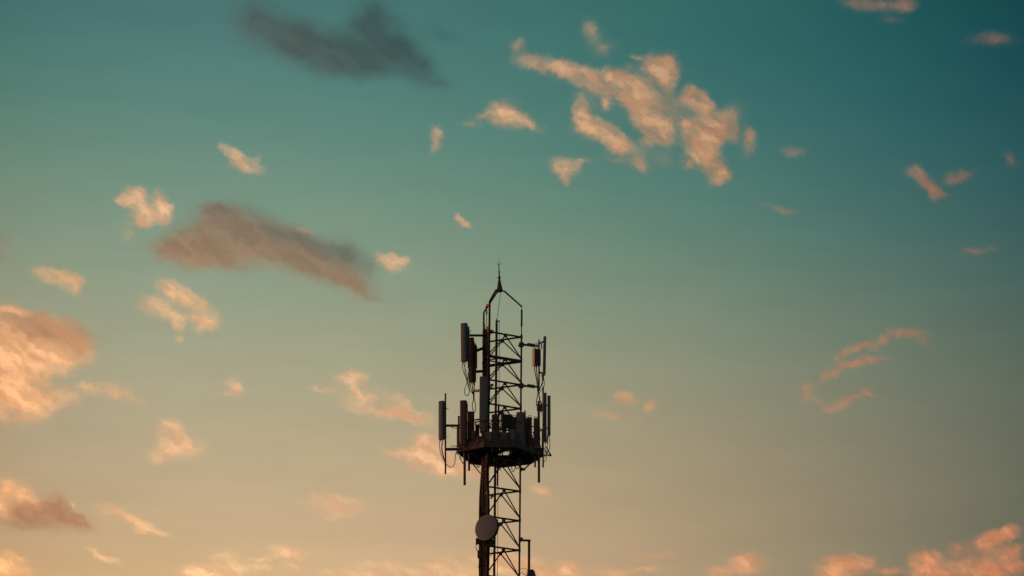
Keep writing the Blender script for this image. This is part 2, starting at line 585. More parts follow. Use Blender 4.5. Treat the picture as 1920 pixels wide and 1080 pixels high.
TOPROW = 575.5
for L, r in (('A', .03), ('B', .028), ('C', .0275)):
    a = node(L, TOPROW if L != 'C' else 580.5)
    b = down(node(L, 640), node(L, 1060), 0.0)
    m = MB()
    if L == 'C':
        mid = node(L, 612)
        low = node(L, 631)
        m.cyl(a, mid, .028)
        m.cyl(mid, low, .015)
        m.cyl(low, b, r)
    else:
        m.cyl(a, b, r)
    for py in LV:                       # flanges and joint collars
        q = node(L, py)
        m.cyl(q - Vector((0, 0, .06)), q + Vector((0, 0, .06)), r + .008)
    m.build('leg', RUST if L == 'A' else DARK, mast)

seg_n = 0


def bay(py0, py1, first=False):
    """three faces: horizontals at the top of the bay, gussets, two diagonals each"""
    for (p_, q_) in (('A', 'C'), ('B', 'C'), ('A', 'B')):
        a, b = node(p_, py0), node(q_, py0)
        a2, b2 = node(p_, py1), node(q_, py1)
        heavy = abs(py0 - 675.5) < 1
        w = .036 if not heavy else .065
        m = MB().angle(a, b, w, .008)
        if heavy:
            m.bar(a + Vector((0, 0, -.035)), b + Vector((0, 0, -.035)), .02, .05)
        m.build('horizontal_brace', DARK, mast)
        c_ = a.lerp(b, .5) + Vector((0, 0, -.05))
        hx = (b - a).normalized()
        g_ = MB().plate([c_ - hx * .07 + Vector((0, 0, .05)), c_ + hx * .07 + Vector((0, 0, .05)),
                         c_ + hx * .05 - Vector((0, 0, .06)), c_ - hx * .05 - Vector((0, 0, .06))], .012)
        g_.build('gusset_plate', DARK, mast)
        for e in (a.lerp(a2, .93), b.lerp(b2, .93)):
            d = (e - c_).normalized()
            MB().cyl(c_ + d * .03, e, .0185, seg=8).build('diagonal_brace', DARK, mast)


for i in range(len(LV) - 1):
    bay(LV[i], LV[i + 1])
# the mast below the picture, down to its footing: one braced shaft
m = MB()
zt = node('C', LV[-1]).z
nb = 30
for i in range(nb):
    z0, z1 = zt * (1 - i / nb), zt * (1 - (i + 1) / nb)
    for (p_, q_) in (('A', 'C'), ('B', 'C'), ('A', 'B')):
        a = down(node(p_, 640), node(p_, 1060), z0)
        b = down(node(q_, 640), node(q_, 1060), z0)
        a2 = down(node(p_, 640), node(p_, 1060), z1)
        b2 = down(node(q_, 640), node(q_, 1060), z1)
        c_ = a.lerp(b, .5)
        m.angle(a, b, .034, .008)
        m.bar(c_, a.lerp(a2, .93), .03, .03)
        m.bar(c_, b.lerp(b2, .93), .03, .03)
m.build('lower_bracing', STEEL, mast)

# heavy triangular plan bracing at the second level
m = MB()
a, b, c_ = node('A', 675.5), node('B', 675.5), node('C', 675.5)
m.bar(a.lerp(c_, .5), b.lerp(c_, .5), .03, .03)
m.bar(a.lerp(c_, .5), a.lerp(b, .5), .03, .03)
m.bar(b.lerp(c_, .5), a.lerp(b, .5), .03, .03)
m.build('plan_brace', RUST, mast)

# central pole with the lightning conductor
PDEP = .05


def pole_x(py):
    return 930.8 + (py - 640) * -0.0096


t_ = at(pole_x(601), 601, PDEP)
b_ = at(pole_x(1060), 1060, PDEP)
bz = down(t_, b_, .0)
m = MB().cyl(t_, bz, .035)
m.cyl(at(931.6, 597, PDEP), t_ + Vector((0, 0, -.05)), .018)
m.build('centre_pole', DARK, mast)
m = MB()
m.bar(at(932, 602, PDEP), at(937, 602, PDEP), .03, .03)
m.bar(at(936.5, 601.5, PDEP), at(936.3, 606, PDEP), .02, .02)
m.build('pole_bracket', DARK, mast)
m = MB().tube([at(938.5, 546, 0), at(936.5, 565, .02), at(932.2, 596, PDEP)], .007, 5, 5)
m.tube([at(936, 604, PDEP), at(936, 700, PDEP), at(934, 900, PDEP), at(932.5, 1090, PDEP)], .008, 5, 4)
m.build('lightning_cable', CABLE, mast)
for py in (621, 722, 930):
    m = MB()
    m.box(at(922.5, py, -.35), (.09, .06, .06))
    m.box(at(921, py + 4, -.35), (.06, .05, .03))
    m.build('pole_clamp', DARK, mast)

# crown: three bent arms and the spire
apex = at(937, 545, 0)
for L, off, r in (('A', -6, .030), ('B', -5, .028), ('C', 6.5, .025)):
    e = node(L, TOPROW)
    if L == 'C':
        pts = [apex + Vector((4 * PX, 0, 0)), apex + Vector((9 * PX, 0, -.02)), e + Vector((.01, 0, .0))]
    elif L == 'A':
        pts = [apex + Vector((-2 * PX, 0, .0)), apex + Vector((-7.0 * PX, -.12, -.02)), e]
    else:
        pts = [apex + Vector((-2 * PX, 0, .0)), apex + Vector((-7.5 * PX, .14, -.06)), e]
    MB().tube(pts, r, 8, 1).build('crown_arm', DARK, mast)
MB().cyl(node('C', TOPROW), node('C', 580.6), .012).build('crown_spigot', BRIGHT, mast)
m = MB()
m.cyl(at(937, 546.5), at(936.8, 543), .10, .088, 16)
m.cyl(at(936.8, 543), at(936.2, 523), .088, .028, 16)
m.cyl(at(936.2, 524), at(935.7, 508), .022)
sp = m.build('spire', DARK, mast)
m = MB()
m.bar(at(932.6, 521.2, -.03), at(939, 520.6, -.03), .02, .02)
m.bar(at(936.5, 519, -.03), at(939.2, 519, -.03), .03, .02)
m.cyl(at(936, 519), at(936, 522.5), .034)
m.build('clamp', DARK, sp)
m = MB()
m.cyl(at(935.7, 508.5), at(935.2, 497), .012, .016)
m.cyl(at(935.2, 497), at(935.4, 484.5), .006, .003)
m.build('lightning_rod', DARK, sp)
m = MB()
m.tube([at(935.3, 497), at(933, 495.3), at(931.6, 492.2)], .0055, 5, 4)
m.tube([at(935.3, 497), at(938, 495.3), at(940.2, 492.4)], .0055, 5, 4)
m.tube([at(935.3, 497), at(935.6, 495.3, -.1), at(936.2, 493, -.15)], .005, 5, 4)
m.build('prong', DARK, sp)

# cable ladder with its thick bundle of feeder cables on the A-B face
def colx(x, py):
    return legx(x, py)


LADX = [(906.8, .15), (917.8, -.55)]
for x0, dep in LADX:
    m = MB().bar(at(colx(x0, 620), 620, dep), down(at(colx(x0, 620), 620, dep), at(colx(x0, 1060), 1060, dep), 0), .03, .05)
    m.build('ladder_rail', DARK, mast)
m = MB()
for i in range(34):
    py = 628 + i * 13.5
    m.bar(at(colx(906.5, py), zrow(py, .15), .15), at(colx(918, py), zrow(py, -.55), -.55), .03, .03)
m.build('ladder_rungs', DARK, mast)
# closed tray behind the cables
for (ya, yb, sh0, sh1) in ((618, 700, 0, 0), (700, 780, 0, 0), (780, 880, 0, -.6), (880, 990, -.6, -1.2), (990, 1100, -1.2, -1.2)):
    a_ = at(colx(907.5, ya) + sh0, zrow(ya, .15), .15)
    b_ = at(colx(916.5, ya), zrow(ya, -.5), -.5)
    c2 = at(colx(916.5, yb), zrow(yb, -.5), -.5)
    d2 = at(colx(907.5, yb) + sh1, zrow(yb, .15), .15)
    MB().plate([a_, b_, c2, d2], .012).build('cable_tray', DARK, mast)
rnd = random.Random(3)
for k in range(9):
    f = k / 8
    x = 906.6 + f * 10.4
    dep = .12 - f * .72
    top = 617 + rnd.uniform(0, 10)
    if k == 1:
        top = 607
    pts = []
    py = top
    ph = rnd.uniform(0, 6)
    while py < 1100:
        wob = .5 * math.sin(py * .021 + ph) + .3 * math.sin(py * .057 + ph * 2)
        xx = colx(x, py) + wob
        if py > 880:
            xx += (f - .5) * 5.0 * min(1, (py - 880) / 40) - 1.0
        pts.append(at(xx, py, dep - .05 * math.sin(py * .03 + ph)))
        py += 22
    pts.append(down(pts[-2], pts[-1], .3))
    MB().tube(pts, .025 + .005 * (k % 3), 8, 3).build('feeder_cable', (RUST, CABLE2, CABLE)[k % 3], mast)
for py in (660, 688, 716, 742, 768, 886, 931, 1014, 1062):
    MB().bar(at(colx(906.6, py) - (2.0 if py > 880 else 0), zrow(py, .16), .16), at(colx(918, py), zrow(py, -.6), -.6), .04, .03).build('cable_clamp', DARK, mast)
for x0, y0, x1, y1 in ((902.2, 921, 905, 936), (904.5, 657, 906, 670), (904, 678, 906, 684)):
    MB().box(at((x0 + x1) / 2, (y0 + y1) / 2, .1), ((x1 - x0) * PX, .06, (y1 - y0) * PX)).build('cable_joint', DARK, mast)

# ------------------------------------------------------------------ platform
PY = 851.0
PZ = at(960, PY, 0).z


def gp(px, dep, up=0.0):
    """point over the platform floor: photograph column px, depth dep, height up"""
    x = at(px, zrow(PY, dep), dep).x
    return Vector((x, D + dep, PZ + up))


ring = [gp(857.5, -.5), gp(908, -1.15), gp(968, -1.1), gp(1017, .0), gp(994, 1.0), gp(942, 1.42), gp(884, 1.0)]
floor = bpy.data.objects.new('platform', None)
COL.objects.link(floor)
cen = sum(ring, Vector()) / len(ring)
floor.location = cen - wloc(mast)
floor.parent = mast
for i in range(len(ring)):
    a, b = ring[i], ring[(i + 1) % len(ring)]
    MB().bar(a, b, .05, .15).build('edge_beam', DARK, floor)
    MB().bar(a + Vector((0, 0, .125)), b + Vector((0, 0, .125)), .012, .09).build('toe_board', DARK, floor)
inn = [gp(934, -.45, .03), gp(953, -.45, .03), gp(956, .42, .03), gp(934, .42, .03)]
# grating: bars in both directions on the annulus
m = MB()


def inside(pt, poly):
    c = False
    n = len(poly)
    j = n - 1
    for i in range(n):
        if (poly[i].y > pt[1]) != (poly[j].y > pt[1]) and pt[0] < (poly[j].x - poly[i].x) * (pt[1] - poly[i].y) / (poly[j].y - poly[i].y) + poly[i].x:
            c = not c
        j = i
    return c


xs0, xs1 = min(q.x for q in ring), max(q.x for q in ring)
ys0, ys1 = min(q.y for q in ring), max(q.y for q in ring)


def runs(fn, t0, t1, step=.02):
    out = []
    st = None
    t = t0
    while t <= t1:
        ok = fn(t)
        if ok and st is None:
            st = t
        if not ok and st is not None:
            out.append((st, t)); st = None
        t += step
    if st is not None:
        out.append((st, t1))
    return out


y = ys0
while y < ys1:
    for s0, s1 in runs(lambda t: inside((t, y), ring) and not inside((t, y), inn), xs0, xs1):
        m.box(((s0 + s1) / 2, y, PZ + .06), (s1 - s0, .012, .035))
    y += .06
x = xs0
while x < xs1:
    for s0, s1 in runs(lambda t: inside((x, t), ring) and not inside((x, t), inn), ys0, ys1):
        m.box((x, (s0 + s1) / 2, PZ + .055), (.012, s1 - s0, .03))
    x += .11
m.build('grating', DARK, floor)
for a, b in (((857.5, -.5), (994, 1.0)), ((1017, 0), (884, 1.0)), ((908, -1.15), (942, 1.42)), ((968, -1.1), (942, 1.42)), ((884, 1.0), (968, -1.1))):
    A_, B_ = gp(a[0], a[1], -.02), gp(b[0], b[1], -.02)
    MB().bar(A_, B_, .05, .09).build('cross_beam', DARK, floor)
# small boxes and clamps fixed along the rim
rnd = random.Random(5)
for i, f, up, sx, sz in ((0, .25, .22, .16, .26), (0, .62, .3, .12, .34), (0, .86, .18, .2, .2), (1, .12, .24, .22, .28), (1, .38, .2, .14, .4), (1, .6, .26, .24, .24),
                         (1, .88, .3, .16, .36), (2, .2, .22, .2, .3), (2, .45, .3, .14, .22), (2, .7, .24, .22, .34), (6, .3, .2, .2, .3), (6, .7, .24, .16, .24), (3, .5, .2, .2, .24)):
    q = ring[i].lerp(ring[(i + 1) % len(ring)], f) + Vector((0, .05, up))
    MB().box(q, (sx, .1, sz), Matrix.Rotation(rnd.uniform(-.3, .3), 4, 'Z'), .01).build('junction_box', UNIT if rnd.random() < .6 else UNIT_R, floor)
for i, f in ((0, .4), (0, .75), (1, .25), (1, .5), (1, .75), (2, .35), (2, .6), (2, .85), (3, .4), (6, .5)):
    q = ring[i].lerp(ring[(i + 1) % len(ring)], f)
    MB().cyl(q + Vector((0, -.03, -rnd.uniform(.1, .2))), q + Vector((0, -.03, rnd.uniform(.2, .45))), .018, seg=8).build('clamp_post', DARK, floor)
# toe board and guard rail
for up, r in ((.72, .017),):
    rr = [q + Vector((0, 0, up)) for q in ring]
    for i in range(len(rr)):
        if up > 1 and i in (0, 3):
            continue
        MB().cyl(rr[i], rr[(i + 1) % len(rr)], r, seg=8).build('guard_rail', DARK, floor)
for q in ring:
    MB().cyl(q, q + Vector((0, 0, 1.0 if q.y > D + .8 else .73)), .02, seg=8).build('rail_post', DARK, floor)
MB().cyl(at(883, 866, .9), at(901, 888, .5), .017).build('support_strut', DARK, floor)
MB().cyl(at(1001, 862, .5), at(982.5, 880.5, .1), .022).build('support_strut', DARK, floor)
m = MB()
m.bar(at(976, 878.5, 0), at(984, 880.5, .1), .05, .06)
m.box(at(977, 880, 0), (.08, .08, .1))
m.build('strut_bracket', DARK, floor)
m = MB()
m.bar(at(1012, 853, .1), at(1034, 854.5, -.1), .025, .03)
m.bar(at(1034, 855, -.1), at(1024, 838, -.05), .025, .03)
m.bar(at(1032, 853.5, -.1), at(1021, 846, .0), .02, .02)
m.build('outrigger', DARK, floor)

# ------------------------------------------------------------------ antennas
def profile(w, d, n=5):
    """radome section: flat back, rounded front (front is -Y)"""
    r = min(w, d) * .30
    pts = []
    for cx, cy, a0 in ((w / 2 - r, -d / 2 + r, -90), (w / 2 - r * .3, d / 2 - r * .3, 0), (-w / 2 + r * .3, d / 2 - r * .3, 90), (-w / 2 + r, -d / 2 + r, 180)):
        rr = r if cy < 0 else r * .3
        for k in range(n):
            a = R(a0 + 90 * k / (n - 1))
            pts.append((cx + rr * math.cos(a), cy + rr * math.sin(a)))
    return pts


def radome(bottom, top, w, d, yaw):
    """closed hollow-looking shell from bottom to top point with domed end caps"""
    pr = profile(w, d)
    rot = Matrix.Rotation(R(yaw), 3, 'Z')
    ax = (top - bottom)
    rings_ = []
    for t, s in ((0, .95), (.004, .99), (.01, 1), (.99, 1), (.996, .99), (1, .95)):
        o = bottom + ax * t
        rings_.append([o + rot @ Vector((x * s, y * s, 0)) for x, y in pr])
    return MB().loft(rings_)


def antenna(label, xt, yt, xb, yb, W, d, yaw, dep, material, pipe=None, arms=(), bolts=(), cables=(), extra=None, group='panel antennas on the mast', brk=(.18, .82), name='panel_antenna'):
    """W = apparent width in pixels"""
    Wm = W * PX
    w = Wm
    for _ in range(12):
        ext = [(Matrix.Rotation(R(yaw), 3, 'Z') @ Vector((x, y, 0))).x for x, y in profile(w, d)]
        w = max(.04, w * (1 + .8 * (Wm / (max(ext) - min(ext)) - 1)))
    top, bot = at(xt, yt, dep), at(xb, yb, dep)
    loc = bot.copy()
    t = thing(name, label, 'antenna', loc, group)
    radome(bot, top, w, d, yaw).build('radome', material, t)
    back = Matrix.Rotation(R(yaw), 3, 'Z') @ Vector((0, d / 2, 0))
    # bottom connector plate with sockets
    m = MB()
    for k in (-1, 0, 1):
        c0 = bot + Matrix.Rotation(R(yaw), 3, 'Z') @ Vector((k * w * .28, 0, 0))
        m.cyl(c0 + Vector((0, 0, .01)), c0 - Vector((0, 0, .05)), .012, seg=6)
    m.build('connector', BRIGHT, t)
    if pipe:
        px_, y0, y1, pw, pdep = pipe
        P_ = MB().cyl(at(px_, y0, pdep), at(px_, y1, pdep), pw * PX / 2, seg=12)
        P_.build('mounting_pipe', DARK, t)
        for f in brk:
            q = bot.lerp(top, f) + back
            e = at(px_, y0, pdep)
            e = Vector((e.x, e.y, q.z))
            MB().bar(q, e, .05, .05).cyl(e - Vector((0, 0, .035)), e + Vector((0, 0, .035)), pw * PX / 2 + .012, seg=10).build('bracket', DARK, t)
    for (xa, ya, da, xb_, yb_, db, hw) in arms:
        MB().bar(at(xa, ya, da), at(xb_, yb_, db), hw * PX * .8, hw * PX * .9).build('standoff_arm', DARK, t)
    for (xa, ya, da, xb_, yb_, db) in bolts:
        MB().cyl(at(xa, ya, da), at(xb_, yb_, db), .008, seg=6).build('threaded_bolt', DARK, t)
    for c in cables:
        rad = c[0]
        MB().tube([at(x_, y_, d_) for x_, y_, d_ in c[1:]], rad, 6, 5).build('jumper_cable', CABLE, t)
    return t


def radio(label, x0, y0, x1, y1, dep, material, d=.14, yaw=12, fins=True, pipe=None, cables=(), group='remote radio units on the mast', name='radio_unit'):
    Wm = (x1 - x0) * PX
    w = max(.06, (Wm - d * .6 * abs(math.sin(R(yaw)))) / math.cos(R(yaw)))
    top, bot = at((x0 + x1) / 2, y0, dep), at((x0 + x1) / 2, y1, dep)
    h = top.z - bot.z
    c = (top + bot) / 2
    t = thing(name, label, 'radio unit', bot.copy(), group)
    rot = Matrix.Rotation(R(yaw), 4, 'Z')
    MB().box(c, (w, d * .6, h), rot, .012).build('casing', material, t)
    if fins:
        m = MB()
        n = max(4, int(w / .028))
        for k in range(n):
            o = rot.to_3x3() @ Vector(((k + .5) / n * w * .92 - w * .46, d * .42, 0))
            m.box(c + o, (.007, d * .26, h * .9), rot)
            o = rot.to_3x3() @ Vector(((k + .5) / n * w * .92 - w * .46, -d * .36, 0))
            m.box(c + o, (.006, d * .12, h * .86), rot)
        m.build('cooling_fins', material, t)
    m = MB()
    o = rot.to_3x3() @ Vector((w * .3, 0, 0))
    m.tube([c - o + Vector((0, 0, h / 2 - .01)), c - o * .9 + Vector((0, 0, h / 2 + .045)), c + o * .9 + Vector((0, 0, h / 2 + .045)), c + o + Vector((0, 0, h / 2 - .01))], .009, 6, 3)
    m.build('carry_handle', DARK, t)
    m = MB()
    for k in (-1, 0, 1):
        o = rot.to_3x3() @ Vector((k * w * .28, 0, 0))
        m.cyl(c + o - Vector((0, 0, h / 2 - .01)), c + o - Vector((0, 0, h / 2 + .05)), .014, seg=6)
    m.build('connector', BRIGHT, t)
    if pipe:
        px_, ya, yb, pw, pdep = pipe
        MB().cyl(at(px_, ya, pdep), at(px_, yb, pdep), pw * PX / 2, seg=12).build('mounting_pipe', DARK, t)
        for f in (.25, .75):
            q = bot.lerp(top, f)
            e = at(px_, ya, pdep)
            MB().bar(q, Vector((e.x, e.y, q.z)), .05, .04).build('bracket', DARK, t)
    for cb in cables:
        MB().tube([at(x_, y_, d_) for x_, y_, d_ in cb[1:]], cb[0], 6, 5).build('jumper_cable', CABLE, t)
    return t


# upper left sector
antenna('grey rounded panel antenna highest at the upper left, in front of two darker boxes', 869.9, 606.5, 870.6, 678, 13.5, .13, -35, -.35, RADOME,
        pipe=(878.4, 612.5, 690, 3.4, -.2),
        arms=((878, 629, -.2, 907, 629, -.1, 4.2),),
        bolts=((880, 619.5, -.2, 885, 620.5, -.2), (880, 625, -.2, 883, 625.4, -.2)),
        cables=((.010, (867, 680, -.35), (867.5, 690, -.35), (871, 702, -.33), (875.5, 716, -.3), (870.5, 733, -.3), (875, 742, -.3), (880, 735, -.3), (876.5, 716, -.3), (878, 700, -.25)),
                (.010, (872.5, 680, -.35), (871.5, 688, -.35), (874, 698, -.33), (876, 712, -.3), (880, 728, -.3), (886, 738, -.25)),
                (.009, (869, 680, -.35), (872, 692, -.3), (872.5, 704, -.3), (879, 722, -.3))))
antenna('narrow dark panel antenna directly behind the grey one at the upper left', 884, 633.5, 884, 716, 9.5, .11, -25, -.1, RADOME_R,
        pipe=(888.5, 640, 722, 3, .0),
        arms=((886, 660.5, 0, 908, 652, .1, 5.5), (888, 697, 0, 908, 696, .1, 5)),
        cables=((.012, (884, 716, -.1), (886, 728, -.1), (888, 745, -.1), (885.5, 762, -.1), (889.5, 774, -.1), (892, 762, -.1), (889, 745, -.1), (889.5, 730, -.1)),
                (.010, (881, 716, -.1), (882.5, 726, -.1), (887, 740, -.1), (887.8, 752, -.1))))
radio('reddish brown ribbed radio unit beside the leg at the upper left', 885.5, 648.5, 895, 691, .0, UNIT_R, .16, 15,
      pipe=(891.5, 644, 698, 2.6, .15),
      cables=((.011, (888, 692, 0), (889, 706, 0), (888.5, 722, 0)), (.011, (892, 692, 0), (891, 706, 0), (889.5, 726, 0))))
radio('lower dark radio unit hanging under the upper left panels with looping cables', 877.5, 690, 893, 716, -.05, UNIT, .16, 10,
      cables=((.013, (884, 716, 0), (886.5, 728, 0), (887.5, 742, -.05)), (.013, (890, 716, 0), (889, 730, 0), (888, 745, -.05)), (.011, (880, 716, 0), (881, 724, 0), (883, 727, 0))))
MB_ = None

# the long panel in front of the cable ladder
antenna('long grey panel antenna standing in front of the cable ladder just above the platform', 906.8, 706.5, 906.2, 803, 15.5, .13, -12, -1.0, RADOME,
        pipe=(901, 730, 812, 2.6, -.85),
        arms=((892, 733, -.3, 902, 732, -.6, 5), (889, 787.5, -.3, 901, 786, -.7, 3.2), (914, 735, -.8, 917, 735, -.6, 4)),
        cables=((.012, (903, 804, -1), (903, 815, -1), (906, 826, -1)), (.012, (907, 804, -1), (908, 815, -1), (905, 828, -1))))
m_ = None

# lower left sector
antenna('grey panel antenna out on its own pipe at the far left of the platform', 828.3, 752.5, 828.3, 824, 13, .13, -38, -.6, RADOME,
        pipe=(835.2, 737.5, 888.5, 3.2, -.5),
        arms=((836, 798, -.5, 860, 798, -.5, 4.4), (836, 842.5, -.5, 859, 842, -.5, 5.2), (846, 801, -.5, 858, 803.5, -.5, 1.2), (845, 836.2, -.5, 858, 836.5, -.5, 1.2)),
        bolts=((836.5, 765.5, -.5, 841.5, 765.8, -.5), (836.5, 819, -.5, 842, 819.4, -.5)),
        cables=((.010, (824.5, 824, -.6), (824.5, 840, -.6), (827, 852, -.6), (833, 864, -.6), (838, 872, -.6), (847, 876, -.6), (852.5, 869, -.6), (854, 853, -.6), (857.5, 846.5, -.5)),
                (.009, (829, 824, -.6), (828.5, 832, -.6), (827.5, 842, -.6), (832, 860, -.6)),
                (.009, (831.5, 824, -.6), (829, 838, -.6), (830.5, 850, -.6), (834, 866, -.6))))
antenna('reddish square topped panel antenna left on the platform behind a thin pole', 869, 751.5, 869, 835, 13.5, .15, -18, -.75, RADOME_R,
        pipe=(871.2, 790, 909.5, 4.8, -.55),
        bolts=((876, 771, -.7, 879, 771.3, -.7),),
        arms=((876.5, 757, -.65, 876.5, 772, -.65, 2.0),),
        cables=((.010, (866, 834, -.7), (864.5, 848, -.7), (862, 858, -.6), (868, 868, -.55)),))
antenna('thin pole antenna standing at the left corner of the platform', 860.3, 780, 860.3, 838, 3.6, .05, 0, -.62, RADOME_R,
        cables=((.010, (860, 838, -.6), (857.5, 843, -.6), (856, 850, -.6), (860, 853, -.5)),), group=None, name='pole_antenna')
antenna('short wide brown panel antenna left of the cable ladder on the platform', 882.5, 772.5, 882.5, 835, 13, .15, -22, -.55, RADOME_R,
        pipe=(879.5, 800, 882.5, 4.0, -.4),
        cables=((.010, (888, 822, -.5), (885, 830, -.5), (882, 838, -.5)), (.009, (878, 858, -.4), (874, 862, -.4), (872, 868, -.45)), (.010, (883, 832, -.5), (886, 828, -.6), (889, 818, -.6), (888, 806, -.6))))
radio('small box with cables between the brown panel and the cable ladder', 890.5, 796, 899, 828, -.2, UNIT_R, .12, 10,
      cables=((.009, (888, 815, -.3), (890, 822, -.3), (893, 832, -.3)), (.009, (897, 828, -.2), (894, 834, -.2), (896, 843, -.2))))

# right, upper sector
radio('ribbed radio unit with a sunlit orange edge hung high on the right of the mast', 999.2, 654.5, 1014.2, 686, .05, UNIT, .17, 24,
      pipe=(1010.6, 637, 733, 2.9, .12),
      cables=((.014, (1002, 686, .05), (1003, 697, .05), (1006, 712, .08), (1007.5, 728, .1), (1008.5, 738, .1), (1006, 752, .1), (1006.5, 760, .1), (1008.5, 763, .1)),
              (.014, (1005.5, 686, .05), (1006.5, 700, .05), (1009, 720, .08), (1010, 736, .1), (1012.5, 750, .1), (1015.5, 759, .1)),
              (.013, (1011, 686, .05), (1012, 700, .08), (1014, 698, .1), (1016.5, 706, .1), (1016.5, 718, .1), (1011, 732, .1))))
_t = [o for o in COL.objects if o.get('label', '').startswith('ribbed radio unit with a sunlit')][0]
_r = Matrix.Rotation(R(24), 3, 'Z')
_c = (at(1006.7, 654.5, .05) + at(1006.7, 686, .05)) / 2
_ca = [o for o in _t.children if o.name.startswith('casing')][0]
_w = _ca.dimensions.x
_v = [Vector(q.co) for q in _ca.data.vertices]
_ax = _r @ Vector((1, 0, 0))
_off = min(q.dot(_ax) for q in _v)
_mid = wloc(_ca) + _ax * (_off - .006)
MB().box(Vector((_mid.x, _mid.y, _c.z)), (.01, .16, (at(1006, 654.5, .05).z - at(1006, 687, .05).z)), Matrix.Rotation(R(24), 4, 'Z')).build('sunlit_edge_plate', SUN_EDGE, _t)  # added plate, coloured pale to carry the sunlight on the unit's left edge
for k, ya in enumerate((646.5, 723.5)):
    t = thing('standoff_arm', ['upper', 'lower'][k] + ' steel arm bolted to the right mast leg, ' + ['above the ribbed radio unit', 'below the ribbed radio unit'][k],
              'bracket', node('C', ya), 'arms on the right mast leg')
    MB().bar(at(978, ya, 0), at(990, ya + .4, .0), .05, .055).bar(at(1001, ya + 1.6, 0), at(1011, ya + 2, .1), .05, .045).build('inner_tube', DARK, t)
    MB().bar(at(988.5, ya - .6, -.01), at(1003, ya + 1.6, -.01), .075, .085).build('outer_tube', DARK, t)
    m = MB()
    m.box(at(977.3, ya, 0), (.13, .13, .12))
    m.bar(at(971.5, ya + 2.5, 0), at(978, ya - 5.5, 0), .03, .03)
    m.bar(at(984, ya, 0), at(978, ya - 5, 0), .03, .04)
    m.build('leg_clamp', DARK, t)
antenna('slim leaning panel antenna seen edge on at the upper right of the mast', 1021.6, 631, 1020.4, 701.5, 5.6, .09, 5, .1, RADOME,
        bolts=((1003.5, 643, .1, 1010, 643.3, .1), (1004.5, 645.2, .1, 1010, 645.2, .1)),
        arms=((1011, 642, .12, 1015, 644, .12, 3), (1015, 643, .12, 1015.6, 654, .12, 2.6), (1015, 642.5, .12, 1019, 640, .1, 2.6), (1010, 697, .12, 1018, 700, .1, 2.4), (1018.6, 701, .1, 1018.4, 714, .1, 4)),
        cables=((.010, (1020.3, 713, .1), (1020.6, 722, .1), (1018, 728, .1), (1013, 734, .1), (1010.5, 742, .1), (1012, 752, .1)),
                (.009, (1017, 713, .1), (1017.5, 720, .1), (1013.5, 726, .1), (1009, 730, .1))))
# right, lower sector
antenna('dark panel antenna at the right edge of the platform, beside the outermost one', 1021.3, 737, 1021.3, 828, 7.5, .10, 8, -.1, RADOME,
        pipe=(1018.3, 725, 876.5, 3.2, .05),
        cables=((.010, (1019, 828, -.1), (1019.5, 840, -.1), (1024, 846, -.1), (1026, 852, -.1)), (.009, (1023, 828, -.1), (1022, 846, -.1), (1021, 858, -.1))))
antenna('outermost slim grey antenna at the right edge of the platform', 1029.2, 742, 1029.2, 815.5, 6.2, .09, -10, -.2, RADOME,
        arms=((1019, 760, .0, 1028, 760, -.1, 2.5), (1019, 803, .0, 1028, 803, -.1, 2.5), (1027, 815, -.15, 1026, 832, -.1, 3.2)),
        cables=((.010, (1029, 815, -.2), (1030.8, 830, -.2), (1030, 842, -.2), (1025, 850, -.1), (1022, 852, 0)),
                (.009, (1027, 816, -.2), (1026.5, 838, -.2), (1024.5, 855, -.1), (1024, 862, -.1), (1020, 866, 0))))
antenna('dark antenna with a blocky head on the thick pipe at the right of the platform', 1010.2, 752, 1010.2, 836, 4.4, .08, 0, -.3, RADOME_R,
        pipe=(1010.5, 800, 904.5, 4.6, -.2), group='panel antennas on the mast')
radio('flat box clamped between the two right hand antenna pipes', 1006.5, 758, 1017.5, 771, -.15, UNIT, .10, 0, fins=False)
radio('tall rounded unit left of the thick right hand pipe', 1000.3, 784, 1008.6, 836, -.35, UNIT, .12, 12,
      pipe=(1003.3, 800, 876, 3.4, -.2), cables=((.009, (1002, 840, -.35), (1000, 848, -.3), (996, 850, -.3)),))
radio('rounded unit with a reddish side on the near right of the platform', 988.5, 782.5, 997.8, 838, -.6, UNIT_R, .13, -18,
      cables=((.010, (991, 838, -.6), (990, 846, -.5), (986, 850, -.4)),))
antenna('broad dark panel antenna crossing in front of the right mast leg', 975.8, 773.5, 975.8, 838, 15.5, .14, -12, -.8, RADOME,
        pipe=(984.5, 770, 845, 2.8, -.65), cables=((.010, (972, 838, -.8), (969, 846, -.7), (962, 848, -.6)),))
# inside and behind the mast, above the floor
antenna('slim dark antenna standing against the centre pole of the mast', 928.3, 777.5, 928.3, 842, 12.5, .10, 10, -.75, RADOME_R)
antenna('thin pole antenna rising beside the centre pole above the platform clutter', 934.8, 760, 934.8, 838, 3.6, .045, 0, .35, RADOME_R, group=None, name='pole_antenna')
radio('bulky radio unit hanging inside the lattice above the platform', 938, 777.5, 961, 803, .3, UNIT, .20, 14,
      cables=((.016, (943, 802, .3), (941, 808, .3), (946, 815, .25), (946, 832, .25)), (.016, (948, 802, .3), (946, 812, .3), (950, 824, .3), (944, 836, .3)),
              (.015, (953, 802, .3), (955, 818, .3), (948, 830, .3)), (.014, (937, 788, .3), (936.5, 800, .3), (945, 803, .3), (949, 812, .3))))
radio('boxy brown unit low in the lattice, right beneath the bulky radio unit', 953.5, 801, 972, 842, .5, UNIT_R, .20, -15,
      cables=((.014, (955, 808, .5), (948, 806, .4), (944, 816, .3), (938, 818, .3), (935, 816, .3)), (.012, (956, 842, .5), (950, 846, .4))))
radio('narrow unit on the far side of the lattice next to the broad dark panel', 959, 782, 970, 822, .8, UNIT, .16, 10)
